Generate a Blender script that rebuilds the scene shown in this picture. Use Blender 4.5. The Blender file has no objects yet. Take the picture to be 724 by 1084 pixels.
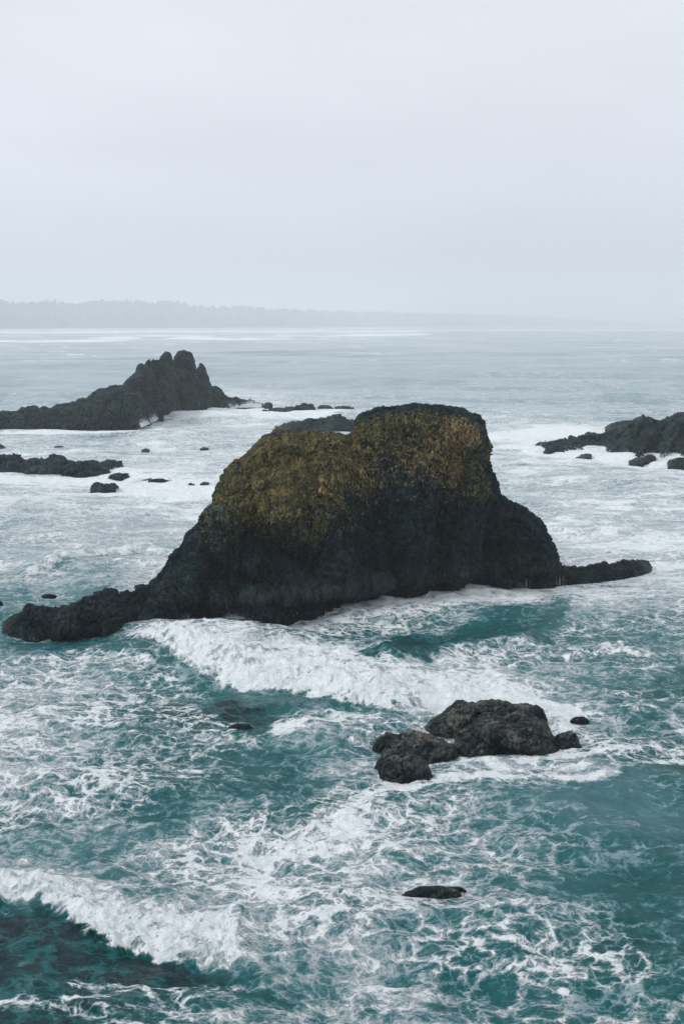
import bpy, math, random
import numpy as np
from mathutils import Vector

# ------------------------------------------------------------------ camera / world / light / exposure
scene = bpy.context.scene
COL = scene.collection
CAM_H = 30.0
FPX = 1084 * 50.0 / 36.0
V_HOR = 343.0
TILT = math.atan((542 - V_HOR) / FPX)
cam_d = bpy.data.cameras.new("camera")
cam_d.sensor_fit = 'VERTICAL'; cam_d.sensor_height = 36.0; cam_d.lens = 50.0
cam_d.clip_start = 0.5; cam_d.clip_end = 60000
cam = bpy.data.objects.new("camera", cam_d); COL.objects.link(cam)
cam.location = (0, 0, CAM_H); cam.rotation_euler = (math.pi / 2 - TILT, 0, 0)
scene.camera = cam

SUN_EL, SUN_AZ = math.radians(40), math.radians(-106)      # behind and to the left of the camera
world = bpy.data.worlds.new("World"); scene.world = world; world.use_nodes = True
def build_world():
    nt = world.node_tree; nt.nodes.clear(); N = nt.nodes.new; L = nt.links.new
    out = N('ShaderNodeOutputWorld'); bg = N('ShaderNodeBackground'); L(bg.outputs[0], out.inputs[0])
    sky = N('ShaderNodeTexSky'); sky.sky_type = 'NISHITA'; sky.sun_disc = False
    sky.sun_elevation = SUN_EL; sky.sun_rotation = SUN_AZ; sky.air_density = 1.5; sky.dust_density = 4
    tc = N('ShaderNodeTexCoord'); sp = N('ShaderNodeSeparateXYZ'); L(tc.outputs['Generated'], sp.inputs[0])
    ramp = N('ShaderNodeValToRGB'); L(sp.outputs[2], ramp.inputs[0])
    e = ramp.color_ramp.elements
    e[0].position = 0.0; e[0].color = (0.62, 0.655, 0.735, 1)
    e[1].position = 0.30; e[1].color = (0.82, 0.84, 0.885, 1)
    x = e.new(0.12); x.color = (0.70, 0.73, 0.80, 1)
    x = e.new(1.0); x.color = (0.93, 0.95, 0.98, 1)
    mp = N('ShaderNodeMapping'); mp.inputs['Scale'].default_value = (1.2, 1.2, 5); L(tc.outputs['Generated'], mp.inputs[0])
    nz = N('ShaderNodeTexNoise'); nz.inputs['Scale'].default_value = 1.6; nz.inputs['Detail'].default_value = 4; L(mp.outputs[0], nz.inputs[0])
    mr = N('ShaderNodeMapRange'); mr.inputs[1].default_value = .3; mr.inputs[2].default_value = .7
    mr.inputs[3].default_value = 8.5; mr.inputs[4].default_value = 10.2; L(nz.outputs[0], mr.inputs[0])
    vm = N('ShaderNodeVectorMath'); vm.operation = 'SCALE'; L(ramp.outputs[0], vm.inputs[0]); L(mr.outputs[0], vm.inputs['Scale'])
    mx = N('ShaderNodeMix'); mx.data_type = 'RGBA'; mx.inputs[0].default_value = 0.93
    L(sky.outputs[0], mx.inputs[6]); L(vm.outputs[0], mx.inputs[7]); L(mx.outputs[2], bg.inputs[0])
    bg.inputs[1].default_value = 0.12
build_world()
sun_d = bpy.data.lights.new("sun", 'SUN'); sun_d.energy = 1.5; sun_d.angle = math.radians(10); sun_d.color = (1, .97, .93)
sun = bpy.data.objects.new("sun", sun_d); COL.objects.link(sun)
sd = Vector((math.sin(SUN_AZ) * math.cos(SUN_EL), math.cos(SUN_AZ) * math.cos(SUN_EL), math.sin(SUN_EL)))
sun.rotation_euler = sd.to_track_quat('Z', 'Y').to_euler(); sun.location = (0, -50, 200)
vs = scene.view_settings
vs.view_transform = 'Standard'; vs.look = 'None'; vs.gamma = 1.0; vs.use_curve_mapping = False; vs.exposure = 0.0
scene.cycles.volume_bounces = 3; scene.cycles.max_bounces = 6; scene.cycles.diffuse_bounces = 3
scene.cycles.glossy_bounces = 3; scene.cycles.transmission_bounces = 2
scene.cycles.use_denoising = True
scene.cycles.caustics_reflective = False; scene.cycles.caustics_refractive = False

# ------------------------------------------------------------------ pixel <-> world helpers (photo 724 x 1084)
CT, ST = math.cos(TILT), math.sin(TILT)
def ray(u, v):
    u = np.asarray(u, float); v = np.asarray(v, float)
    a = (u - 362); b = (542 - v)
    return a, CT * FPX + ST * b, -ST * FPX + CT * b          # x, y, z
def ground(u, v, z=0.0):
    x, y, zz = ray(u, v); t = (z - CAM_H) / zz
    return x * t, y * t
def at_depth(u, v, Y):
    x, y, zz = ray(u, v); t = Y / y
    return x * t, CAM_H + zz * t
def project(x, y, z=0.0):
    dz = z - CAM_H
    f = y * CT - dz * ST; up = y * ST + dz * CT
    f = np.maximum(f, 1e-3)
    return 362 + FPX * x / f, 542 - FPX * up / f

# ------------------------------------------------------------------ noise (numpy)
_r = np.random.RandomState(7)
PERM = _r.permutation(256).astype(np.int32)
G3 = _r.normal(size=(256, 3)).astype(np.float32); G3 /= np.linalg.norm(G3, axis=1)[:, None]; G3 *= 1.4
RND = _r.rand(256, 4).astype(np.float32)
def _h3(i, j, k): return PERM[(PERM[(PERM[i & 255] + j) & 255] + k) & 255]
def perlin(p):
    p = p.astype(np.float32); f0 = np.floor(p); i = f0.astype(np.int32); f = p - f0
    w = f * f * f * (f * (f * 6 - 15) + 10)
    def c(a, b, d):
        g = G3[_h3(i[:, 0] + a, i[:, 1] + b, i[:, 2] + d)]
        return g[:, 0] * (f[:, 0] - a) + g[:, 1] * (f[:, 1] - b) + g[:, 2] * (f[:, 2] - d)
    x0 = c(0,0,0) + w[:,0] * (c(1,0,0) - c(0,0,0)); x1 = c(0,1,0) + w[:,0] * (c(1,1,0) - c(0,1,0))
    x2 = c(0,0,1) + w[:,0] * (c(1,0,1) - c(0,0,1)); x3 = c(0,1,1) + w[:,0] * (c(1,1,1) - c(0,1,1))
    y0 = x0 + w[:,1] * (x1 - x0); y1 = x2 + w[:,1] * (x3 - x2)
    return y0 + w[:,2] * (y1 - y0)
def fbm(p, octv=4, gain=.5, lac=2.03):
    s = np.zeros(len(p), np.float32); a = 1.0
    for o in range(octv): s += a * perlin(p * lac ** o + 17.3 * o); a *= gain
    return s
def ridged(p, octv=4, gain=.5):
    s = np.zeros(len(p), np.float32); a = 1.0
    for o in range(octv): s += a * (1 - 2 * np.abs(perlin(p * 2.1 ** o + 9.7 * o))); a *= gain
    return s
def voro(p):
    """F1, F2 and a random value of the nearest cell"""
    p = p.astype(np.float32); f0 = np.floor(p); i = f0.astype(np.int32)
    n = len(p); d1 = np.full(n, 9, np.float32); d2 = np.full(n, 9, np.float32); rv = np.zeros(n, np.float32)
    for a in (-1, 0, 1):
        for b in (-1, 0, 1):
            for c in (-1, 0, 1):
                h = _h3(i[:,0] + a, i[:,1] + b, i[:,2] + c); r = RND[h]
                d = np.sqrt((f0[:,0] + a + r[:,0] - p[:,0]) ** 2 + (f0[:,1] + b + r[:,1] - p[:,1]) ** 2 + (f0[:,2] + c + r[:,2] - p[:,2]) ** 2)
                near = d < d1
                d2 = np.where(near, d1, np.minimum(d2, d)); rv = np.where(near, r[:,3], rv); d1 = np.where(near, d, d1)
    return d1, d2, rv
def smooth(a, b, x):
    t = np.clip((x - a) / (b - a), 0, 1); return t * t * (3 - 2 * t)

# ------------------------------------------------------------------ mesh helpers
def grid_faces(nr, nc, wrap=False):
    r = np.arange(nr - 1)[:, None]; c = np.arange(nc if wrap else nc - 1)[None, :]
    a = r * nc + c; b = r * nc + (c + 1) % nc
    return np.stack([a, b, b + nc, a + nc], -1).reshape(-1, 4)
def make_mesh(name, verts, faces, mat, attrs=None, parent=None, smooth_shade=True):
    me = bpy.data.meshes.new(name)
    faces = np.asarray(faces, np.int32); nf, k = faces.shape
    me.vertices.add(len(verts)); me.vertices.foreach_set('co', np.ascontiguousarray(verts, np.float32).ravel())
    me.loops.add(nf * k); me.loops.foreach_set('vertex_index', faces.ravel())
    me.polygons.add(nf); me.polygons.foreach_set('loop_start', np.arange(0, nf * k, k, dtype=np.int32))
    me.polygons.foreach_set('use_smooth', np.full(nf, smooth_shade))
    me.update(calc_edges=True); me.validate()
    for key, val in (attrs or {}).items():
        at = me.attributes.new(key, 'FLOAT', 'POINT'); at.data.foreach_set('value', np.asarray(val, np.float32))
    me.materials.append(mat)
    o = bpy.data.objects.new(name, me); COL.objects.link(o)
    if parent: o.parent = parent
    return o
def tag(o, label=None, cat=None, group=None, kind=None):
    for k, v in (('label', label), ('category', cat), ('group', group), ('kind', kind)):
        if v: o[k] = v
    return o
def grid_normals(P, nr, nc):
    g = P.reshape(nr, nc, 3); du = np.gradient(g, axis=1); dv = np.gradient(g, axis=0)
    n = np.cross(du, dv); n /= np.linalg.norm(n, axis=2)[..., None] + 1e-9
    return n.reshape(-1, 3)

# ------------------------------------------------------------------ materials
class NT:
    def __init__(s, name):
        s.m = bpy.data.materials.new(name); s.m.use_nodes = True; s.t = s.m.node_tree
        s.b = s.t.nodes['Principled BSDF']; s.out = s.t.nodes['Material Output']
    def n(s, typ, **kw):
        nd = s.t.nodes.new(typ)
        for k, v in kw.items(): setattr(nd, k, v)
        return nd
    def l(s, a, b): s.t.links.new(a, b)
    def setin(s, nd, i, v):
        if hasattr(v, 'is_output') or isinstance(v, bpy.types.NodeSocket): s.l(v, nd.inputs[i])
        else: nd.inputs[i].default_value = v
    def math(s, op, a, b=0.0, c=None, clamp=False):
        nd = s.n('ShaderNodeMath', operation=op, use_clamp=clamp); s.setin(nd, 0, a); s.setin(nd, 1, b)
        if c is not None: s.setin(nd, 2, c)
        return nd.outputs[0]
    def range(s, x, a, b, c=0.0, d=1.0, interp='SMOOTHSTEP'):
        nd = s.n('ShaderNodeMapRange', interpolation_type=interp); s.setin(nd, 0, x)
        for i, v in ((1, a), (2, b), (3, c), (4, d)): s.setin(nd, i, v)
        return nd.outputs[0]
    def mix(s, f, a, b):
        nd = s.n('ShaderNodeMix', data_type='RGBA'); s.setin(nd, 0, f)
        for i, v in ((6, a), (7, b)):
            if isinstance(v, tuple): nd.inputs[i].default_value = (*v, 1) if len(v) == 3 else v
            else: s.l(v, nd.inputs[i])
        return nd.outputs[2]
    def noise(s, vec, scale, detail=4, rough=.5, color=False):
        nd = s.n('ShaderNodeTexNoise'); nd.inputs['Scale'].default_value = scale; nd.inputs['Detail'].default_value = detail
        nd.inputs['Roughness'].default_value = rough; s.l(vec, nd.inputs[0]); return nd.outputs[1 if color else 0]
    def voronoi(s, vec, scale, feature='F1', out=0):
        nd = s.n('ShaderNodeTexVoronoi', feature=feature); nd.inputs['Scale'].default_value = scale; s.l(vec, nd.inputs[0]); return nd.outputs[out]
    def math_vec(s, vec, n):
        a = s.n('ShaderNodeVectorMath', operation='SCALE'); a.inputs[0].default_value = (1.2, .9, 1.5); s.l(n, a.inputs['Scale'])
        b = s.n('ShaderNodeVectorMath', operation='ADD'); s.l(vec, b.inputs[0]); s.l(a.outputs[0], b.inputs[1]); return b.outputs[0]
    def attr(s, name): return s.n('ShaderNodeAttribute', attribute_name=name).outputs['Fac']
    def mapping(s, vec, scale):
        nd = s.n('ShaderNodeMapping'); nd.inputs['Scale'].default_value = scale; s.l(vec, nd.inputs[0]); return nd.outputs[0]

def mat_water():
    t = NT("water_material")
    pos = t.n('ShaderNodeNewGeometry').outputs['Position']
    flat = t.mapping(pos, (1, 1, 0.0))
    D = t.attr('foam'); A = t.attr('aeration_haze_tone'); LC = t.attr('lace')
    # warp the coordinates
    wn = t.noise(flat, .33, 3, .55, True)
    w1 = t.n('ShaderNodeVectorMath', operation='SUBTRACT'); t.l(wn, w1.inputs[0]); w1.inputs[1].default_value = (.5, .5, .5)
    w2 = t.n('ShaderNodeVectorMath', operation='SCALE'); t.l(w1.outputs[0], w2.inputs[0]); w2.inputs['Scale'].default_value = 2.6
    w3 = t.n('ShaderNodeVectorMath', operation='ADD'); t.l(flat, w3.inputs[0]); t.l(w2.outputs[0], w3.inputs[1])
    w1v = w3.outputs[0]
    wf = t.noise(flat, 1.6, 3, .6, True)
    w4 = t.n('ShaderNodeVectorMath', operation='SUBTRACT'); t.l(wf, w4.inputs[0]); w4.inputs[1].default_value = (.5, .5, .5)
    w5 = t.n('ShaderNodeVectorMath', operation='SCALE'); t.l(w4.outputs[0], w5.inputs[0]); w5.inputs['Scale'].default_value = .55
    w6 = t.n('ShaderNodeVectorMath', operation='ADD'); t.l(w3.outputs[0], w6.inputs[0]); t.l(w5.outputs[0], w6.inputs[1])
    wv = w6.outputs[0]
    e1 = t.voronoi(wv, .50, 'DISTANCE_TO_EDGE'); e2 = t.voronoi(wv, 1.35, 'DISTANCE_TO_EDGE'); e3 = t.voronoi(wv, 3.6, 'DISTANCE_TO_EDGE')
    l1 = t.range(e1, 0.0, .20, 1, 0); l2 = t.range(e2, 0.0, .24, 1, 0); l3 = t.range(e3, 0.0, .32, 1, 0)
    n1 = t.noise(w3.outputs[0], .23, 9, .62); n2 = t.noise(w3.outputs[0], 1.3, 7, .65)
    lace = t.math('ADD', t.math('MULTIPLY', l1, .42), t.math('ADD', t.math('MULTIPLY', l2, .36), t.math('MULTIPLY', l3, .22)))
    LCv = t.math('MULTIPLY', LC, t.range(t.noise(flat, .09, 2, .5), .35, .65, .55, 1.2))
    n3 = t.noise(flat, 5.5, 4, .6)
    nn = t.math('ADD', t.math('MULTIPLY', t.math('SUBTRACT', n1, .5), 1.15), t.math('ADD', t.math('MULTIPLY', t.math('SUBTRACT', n2, .5), 1.0), t.math('MULTIPLY', t.math('SUBTRACT', n3, .5), .45)))
    n4 = t.noise(t.mapping(w1v, (.16, .75, 1)), 1.0, 6, .6)
    nn = t.math('ADD', nn, t.math('MULTIPLY', t.math('SUBTRACT', n4, .5), .95))
    F = t.math('ADD', D, t.math('ADD', nn, t.math('MULTIPLY', t.math('SUBTRACT', lace, .30), t.math('MULTIPLY', LCv, 1.35))))
    foam = t.range(F, t.range(LC, .4, 1.0, .36, .48, 'LINEAR'), t.range(LC, .4, 1.0, 1.02, 1.12, 'LINEAR'))
    dense = t.range(F, .70, 1.25)
    foam = t.math('MULTIPLY', foam, t.math('ADD', t.math('MULTIPLY', dense, .30), .70))
    foam = t.math('MULTIPLY', foam, t.range(D, .05, .24))
    veil = t.range(F, .05, .80)
    aer = t.math('ADD', A, t.math('MULTIPLY', veil, .42), clamp=True)
    ncol = t.noise(flat, .06, 3, .5)
    aer = t.math('ADD', aer, t.math('ADD', t.math('MULTIPLY', t.math('SUBTRACT', ncol, .5), .35), t.math('MULTIPLY', t.math('SUBTRACT', n2, .5), .30)), clamp=True)
    ramp = t.n('ShaderNodeValToRGB'); t.l(aer, ramp.inputs[0]); e = ramp.color_ramp.elements
    e[0].position = 0; e[0].color = (.0008, .016, .024, 1)
    e[1].position = 1; e[1].color = (.34, .42, .46, 1)
    for p, c in ((.20, (.0008, .060, .062)), (.45, (.009, .104, .114)), (.70, (.082, .200, .226))):
        x = e.new(p); x.color = (*c, 1)
    fcol = t.mix(t.range(t.math('ADD', t.math('MULTIPLY', n2, .6), t.math('MULTIPLY', n3, .4)), .36, .62), (.60, .69, .73), (.85, .88, .90))
    t.l(t.mix(foam, ramp.outputs[0], fcol), t.b.inputs['Base Color'])
    t.l(t.range(foam, 0, 1, .16, .75), t.b.inputs['Roughness'])
    t.b.inputs['IOR'].default_value = 1.33
    t.l(t.range(LC, .4, 1.0, .6, .27, 'LINEAR'), t.b.inputs['Specular IOR Level'])
    t.b.inputs['Specular Tint'].default_value = (.62, .92, 1, 1)
    # ripples
    hr = t.noise(t.mapping(flat, (.7, 1.15, 1)), 1.1, 8, .68)
    hr2 = t.noise(flat, .28, 5, .55)
    hh = t.math('ADD', t.math('MULTIPLY', hr, .42), t.math('ADD', t.math('MULTIPLY', hr2, .9), t.math('MULTIPLY', foam, .10)))
    hh = t.math('ADD', hh, t.math('MULTIPLY', t.math('MULTIPLY', n2, foam), .22))
    hh = t.math('ADD', hh, t.math('MULTIPLY', t.noise(t.mapping(flat, (.8, 1.3, 1)), 5.0, 4, .6), .17))
    bp = t.n('ShaderNodeBump'); bp.inputs['Strength'].default_value = 1.0; bp.inputs['Distance'].default_value = 1.0
    t.l(hh, bp.inputs['Height']); t.l(bp.outputs[0], t.b.inputs['Normal'])
    return t.m

def mat_rock(name, dark, mid, light, patch, patch_amt=.5, scale=1.0, column=1.0, bump=.25, wet_z=1.5, band=0.0, spec=.22, dry=.62, glint_fleck=(.075, .100, .105), greenish=(.02, .045, .035)):
    """dark wet basalt; 'lichen' attribute = golden growth, height above the sea dries it"""
    t = NT(name)
    g = t.n('ShaderNodeNewGeometry'); pos = g.outputs['Position']
    z = t.n('ShaderNodeSeparateXYZ'); t.l(pos, z.inputs[0]); z = z.outputs[2]
    cv = t.mapping(pos, (scale, scale, scale * column))
    n1 = t.noise(cv, .35, 6, .6); n2 = t.noise(cv, 2.2, 8, .68); v1 = t.voronoi(cv, 1.7, 'F1', 0); v2 = t.voronoi(cv, 4.5, 'F1', 1)
    vs_ = t.n('ShaderNodeSeparateColor'); t.l(v2, vs_.inputs[0])
    base = t.mix(t.range(n2, .35, .68), dark, mid)
    base = t.mix(t.math('MULTIPLY', t.range(t.math('ADD', n1, t.math('MULTIPLY', vs_.outputs[0], .16)), .54, .70), .75), base, light)
    fl = t.math('MULTIPLY', t.range(t.noise(cv, 3.4, 6, .72), .57, .68), t.range(n1, .40, .60, .15, .75))
    base = t.mix(fl, base, glint_fleck)  # painted glints: pale flecks in the colour for wet facets catching the sky
    gn = t.noise(pos, .55, 4, .6)
    base = t.mix(t.math('MULTIPLY', t.range(gn, .42, .66), t.range(z, wet_z, wet_z + 4, 0, .8)), base, greenish)
    lich = t.attr('lichen')
    lm = t.range(t.math('ADD', lich, t.math('ADD', t.math('MULTIPLY', t.math('SUBTRACT', n2, .5), 1.7), t.math('MULTIPLY', t.math('SUBTRACT', vs_.outputs[1], .5), .5))), .42, .95)
    pc = t.mix(t.range(t.noise(cv, 1.1, 5, .6), .35, .65), patch[0], patch[1])
    base = t.mix(t.math('MULTIPLY', lm, patch_amt), base, pc)
    warm = t.attr('warm')
    wm = t.math('MULTIPLY', t.range(t.math('ADD', warm, t.math('ADD', t.math('MULTIPLY', t.math('SUBTRACT', n2, .5), 2.6), t.math('MULTIPLY', t.math('SUBTRACT', vs_.outputs[1], .5), .8))), .45, 1.15), .8)
    base = t.mix(wm, base, patch[2])
    crk = t.voronoi(t.mapping(t.math_vec(cv, n2), (1, 1, .6)), 1.9, 'DISTANCE_TO_EDGE')
    base = t.mix(t.range(crk, .0, .14, .85, 0), base, dark)
    if band:
        bz = t.math('ADD', z, t.math('MULTIPLY', t.math('SUBTRACT', n1, .5), 3.0))
        st = t.noise(t.mapping(pos, (2.2, 2.2, .25)), 1.0, 5, .6)
        bm = t.math('MULTIPLY', t.math('MULTIPLY', t.range(bz, 1.4, 1.9), t.range(bz, 5.0, 2.6)), t.range(st, .42, .68))
        base = t.mix(t.math('MULTIPLY', bm, band), base, (.065, .072, .070))
    t.l(base, t.b.inputs['Base Color'])
    t.l(t.math('ADD', t.range(z, 0.2, wet_z + 1.5, .30, dry), t.math('MULTIPLY', vs_.outputs[2], .25)), t.b.inputs['Roughness'])
    t.b.inputs['Specular IOR Level'].default_value = spec; t.b.inputs['Specular Tint'].default_value = (.45, .85, 1, 1)
    hb = t.math('ADD', t.math('MULTIPLY', n2, 1.0), t.math('MULTIPLY', v1, .5))
    hb = t.math('ADD', hb, t.math('MULTIPLY', t.noise(cv, 7, 4, .6), .4))
    bp = t.n('ShaderNodeBump'); bp.inputs['Strength'].default_value = .9; bp.inputs['Distance'].default_value = bump
    t.l(hb, bp.inputs['Height']); t.l(bp.outputs[0], t.b.inputs['Normal'])
    return t.m

def mat_plain(name, c1, c2, scale=1, rough=.9):
    t = NT(name); pos = t.n('ShaderNodeNewGeometry').outputs['Position']
    t.l(t.mix(t.noise(pos, scale, 4, .6), c1, c2), t.b.inputs['Base Color']); t.b.inputs['Roughness'].default_value = rough
    return t.m

MW = mat_water()
M_MAIN = mat_rock('lichened_basalt', (.0015, .006, .009), (.007, .017, .022), (.055, .075, .080),
                  ((.30, .215, .060), (.125, .125, .045), (.56, .38, .17)), .85, 1.5, .48, .55, 2.0, .6, .22, .62, greenish=(.009, .032, .028))
M_FAR = mat_rock('dark_basalt', (.0015, .006, .008), (.007, .017, .020), (.045, .064, .066),
                 ((.10, .09, .05), (.06, .06, .04), (.2, .16, .1)), .3, .5, .6, .6, 1.0, 0.0, .22, .62, greenish=(.010, .026, .026))
M_NEAR = mat_rock('sea_worn_rock', (.001, .0025, .0035), (.005, .009, .010), (.060, .062, .057),
                  ((.19, .18, .155), (.060, .058, .048), (.2, .16, .1)), .75, 1.2, 1.0, .05, .2, 0.0, .16, .42, greenish=(.006, .010, .011), glint_fleck=(.030, .036, .037))

# ------------------------------------------------------------------ the sea
FOAM_ROWS = {
 375: "1111111111111111111", 400: "1111111111111222211", 420: "2211357643222222222", 440: "3345577765434554333",
 460: "5544565666666798545", 480: "6666666555555687788", 500: "7667886666555676566", 520: "7778998666666656567",
 540: "7777888666666566766", 560: "5554566666666667766", 580: "4565577777777767888", 600: "6545887777777777778",
 620: "2323677777777777777", 640: "1111667777777777655", 660: "1111677776644456433", 680: "2223688765433443222",
 700: "4455689998656643243", 720: "6666545799877754332", 740: "6666543324887875332", 760: "6655442234368888533",
 780: "6655444454456667544", 800: "6666544334555556555", 820: "6766443345566666421", 840: "7766434335543322111",
 860: "6665445435543211111", 880: "5454544446554321111", 900: "4345555456665432111", 920: "7643566656665442111",
 940: "8986445655544332111", 960: "2589877566544433211", 980: "1125898655555444422", 1000: "1111367556543333322",
 1020: "1111234556654334332", 1040: "2111234556543333454", 1060: "1222445556543333234", 1090: "3345454455544333343"}
FV = np.array(sorted(FOAM_ROWS), float); FG = np.array([[int(c) for c in FOAM_ROWS[int(k)]] for k in FV], float) / 9.0
AER_HAZE_ROWS = {                                      # churned-in air; far rows paint in the grey of reflected sky and haze (0 clear and deep .. 9 milky)
 375: "7777777777777777777", 420: "6777777777777777777", 460: "6666666666666776666", 500: "7777777777777666666",
 560: "6677777777777777777", 600: "6665777777777777777", 640: "5555666655555666655", 680: "4444555443223444444",
 720: "5554345555555544443", 760: "5554313355555544433", 800: "5554333344445544332", 840: "5554333344444444443",
 880: "5544434444444444443", 920: "5444444444444444433", 960: "2344444444444444433", 1000: "0122444444444444333",
 1040: "0112233344444444333", 1090: "1112333334444433333"}
AV = np.array(sorted(AER_HAZE_ROWS), float); AG = np.array([[int(c) for c in AER_HAZE_ROWS[int(k)]] for k in AV], float) / 9.0
def lookup(G, V, u, v):
    uu = np.clip(u / 40.0, 0, 18 - 1e-4); j = uu.astype(int); fu = uu - j
    vi = np.clip(np.interp(v, V, np.arange(len(V))), 0, len(V) - 1 - 1e-4); i = vi.astype(int); fv = vi - i
    fu = fu * fu * (3 - 2 * fu); fv = fv * fv * (3 - 2 * fv)
    return (G[i, j] * (1 - fu) + G[i, j + 1] * fu) * (1 - fv) + (G[i + 1, j] * (1 - fu) + G[i + 1, j + 1] * fu) * fv
def seg_dist(px, py, pts):
    """distance to a polyline and side (+ = left of its direction), position along it 0..1"""
    best = np.full(px.shape, 1e9); side = np.zeros(px.shape); par = np.zeros(px.shape); n = len(pts) - 1
    for k in range(n):
        (x0, y0), (x1, y1) = pts[k], pts[k + 1]; dx, dy = x1 - x0, y1 - y0; L2 = dx * dx + dy * dy
        t = np.clip(((px - x0) * dx + (py - y0) * dy) / L2, 0, 1)
        d = np.hypot(px - x0 - t * dx, py - y0 - t * dy); cr = dx * (py - y0) - dy * (px - x0)
        m = d < best; best = np.where(m, d, best); side = np.where(m, np.sign(cr), side); par = np.where(m, (k + t) / n, par)
    return best, side, par

# breaking wave fronts: photo polyline left->right, height (m), width of the face and of the back (m), foam
FRONTS = [
 ([(148, 672), (175, 682), (215, 700), (240, 716), (262, 724), (300, 722), (345, 730), (385, 740), (425, 744), (462, 752)], 1.25, 1.7, 6.0, 1.0),
 ([(-60, 948), (0, 950), (40, 948), (80, 962), (120, 978), (165, 990), (205, 1002), (250, 1008), (285, 1004)], .5, 1.0, 2.8, .91),
 ([(385, 700), (420, 706), (455, 702), (500, 692), (545, 684), (590, 664)], .9, 1.1, 3.0, .0),
 ([(120, 566), (150, 552), (180, 556), (215, 552)], 1.0, 1.5, 4.0, .2),
 ([(20, 612), (90, 592), (150, 582), (210, 588)], .6, .7, 3.0, .75),
 ([(600, 700), (650, 690), (700, 700)], .5, .6, 2.0, .55),
]
FAR_BANDS = [  # photo polyline, half thickness in px, foam, swell height
 ([(-200, 351), (60, 352), (150, 351), (430, 351)], 1.8, 1.3, 0), ([(430, 350), (560, 349.2), (900, 348.8)], 1.1, 1.1, 0),
 ([(-200, 360), (30, 362), (90, 361), (130, 359)], 2.6, 1.5, 0), ([(150, 357), (250, 359.5), (300, 358)], 1.5, 1.4, 0),
 ([(300, 355), (340, 356.5), (380, 355), (440, 354)], 1.9, 1.4, 0), ([(-100, 367), (0, 366), (30, 369)], 1.0, .5, 0),
 ([(600, 441), (680, 436), (800, 436)], 1.5, .5, 0), ([(440, 360), (560, 356), (640, 357)], .7, .35, 0)]
SWELLS = [([(100, 359), (130, 357), (175, 359)], 3.2), ([(225, 358.5), (262, 356.5), (305, 358)], 3.0), ([(-80, 366), (0, 365), (40, 368)], 2.5),
          ([(420, 385), (520, 382), (640, 384)], 1.6), ([(500, 395), (620, 390), (800, 392)], 1.6), ([(0, 384), (140, 388), (260, 384)], 1.4),
          ([(420, 412), (520, 408), (640, 410)], 1.2), ([(540, 520), (640, 516), (760, 520)], .9), ([(0, 540), (100, 545), (200, 538)], .8)]
STROKES = [  # extra streaks of foam in photo pixels: polyline, half width px, amount (+ adds, - clears)
 ([(160, 432), (205, 430), (240, 434), (290, 434)], 5, .6), ([(0, 457), (80, 457), (155, 456), (175, 448)], 2.5, .5),
 ([(270, 441), (340, 441), (380, 434)], 2.2, .5), ([(290, 459), (350, 461), (380, 462)], 2.5, .5),
 ([(0, 506), (90, 508), (140, 505)], 3, .4), ([(120, 520), (160, 520), (225, 525)], 9, .4), ([(565, 479), (640, 483), (724, 492)], 6, .5),
 ([(520, 462), (600, 458), (650, 456)], 7, .45), ([(235, 662), (340, 655), (450, 642), (560, 632), (700, 612)], 6, .12),
 ([(600, 628), (660, 620), (730, 620)], 8, .12),
 ([(455, 750), (480, 742), (520, 738), (560, 742), (590, 750), (605, 770), (600, 790)], 9, .45),
 ([(420, 838), (470, 828), (540, 830), (600, 832), (660, 824), (710, 806)], 5, .45),
 ([(480, 806), (530, 812), (600, 802), (650, 796)], 4, .4), ([(390, 800), (395, 830), (430, 838)], 4, .35),
 ([(630, 740), (690, 756), (730, 775)], 4, .3), ([(420, 956), (460, 958), (500, 948), (505, 938)], 4, .3),
 ([(420, 935), (470, 930), (500, 935)], 3, .25), ([(270, 950), (300, 920), (360, 900), (400, 860), (410, 830)], 14, .25),
 ([(0, 1077), (60, 1082), (110, 1078)], 5, .35), ([(80, 1062), (150, 1064), (200, 1040), (240, 1030)], 5, .3),
 ([(570, 778), (560, 800)], 4, .3), ([(300, 780), (350, 770), (380, 758)], 6, .55), ([(480, 1004), (530, 1012)], 5, .35), ([(560, 998), (610, 1000)], 4, .3),
 # clear, dark or green water
 ([(440, 690), (500, 678), (560, 662), (590, 650)], 16, -.85), ([(395, 704), (450, 700)], 9, -.6), ([(330, 672), (350, 678)], 5, -.35),
 ([(235, 745), (275, 755), (270, 775)], 13, -.5), ([(0, 990), (60, 1000), (150, 1020)], 24, -.06), ([(280, 745), (330, 742), (400, 752)], 7, -.45),
 ([(0, 690), (80, 690), (150, 692)], 9, -.4), ([(640, 850), (724, 830)], 18, -.3), ([(200, 870), (260, 850), (330, 840)], 12, -.25),
]
GREEN = [([(430, 692), (500, 678), (560, 662), (590, 648)], 16, 1.0), ([(390, 706), (455, 702)], 9, .8), ([(300, 738), (380, 748), (410, 752)], 10, .45),
         ([(240, 752), (275, 765)], 12, 1.1), ([(0, 1000), (60, 1010), (150, 1030)], 40, 1.0), ([(0, 650), (60, 690), (140, 690)], 14, .25),
         ([(640, 740), (724, 735)], 14, .3), ([(0, 883), (40, 880)], 7, .7), ([(480, 860), (560, 870)], 10, .2)]
CALM = [(540, 785, 5.5, .75), (440, 805, 3.5, .8), (600, 780, 2.5, .7), (460, 945, 2.5, .8), (650, 612, 8, .9), (610, 618, 5, .9), (560, 622, 6, .5), (60, 676, 6, .5), (259, 770, 2, .6)]
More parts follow.
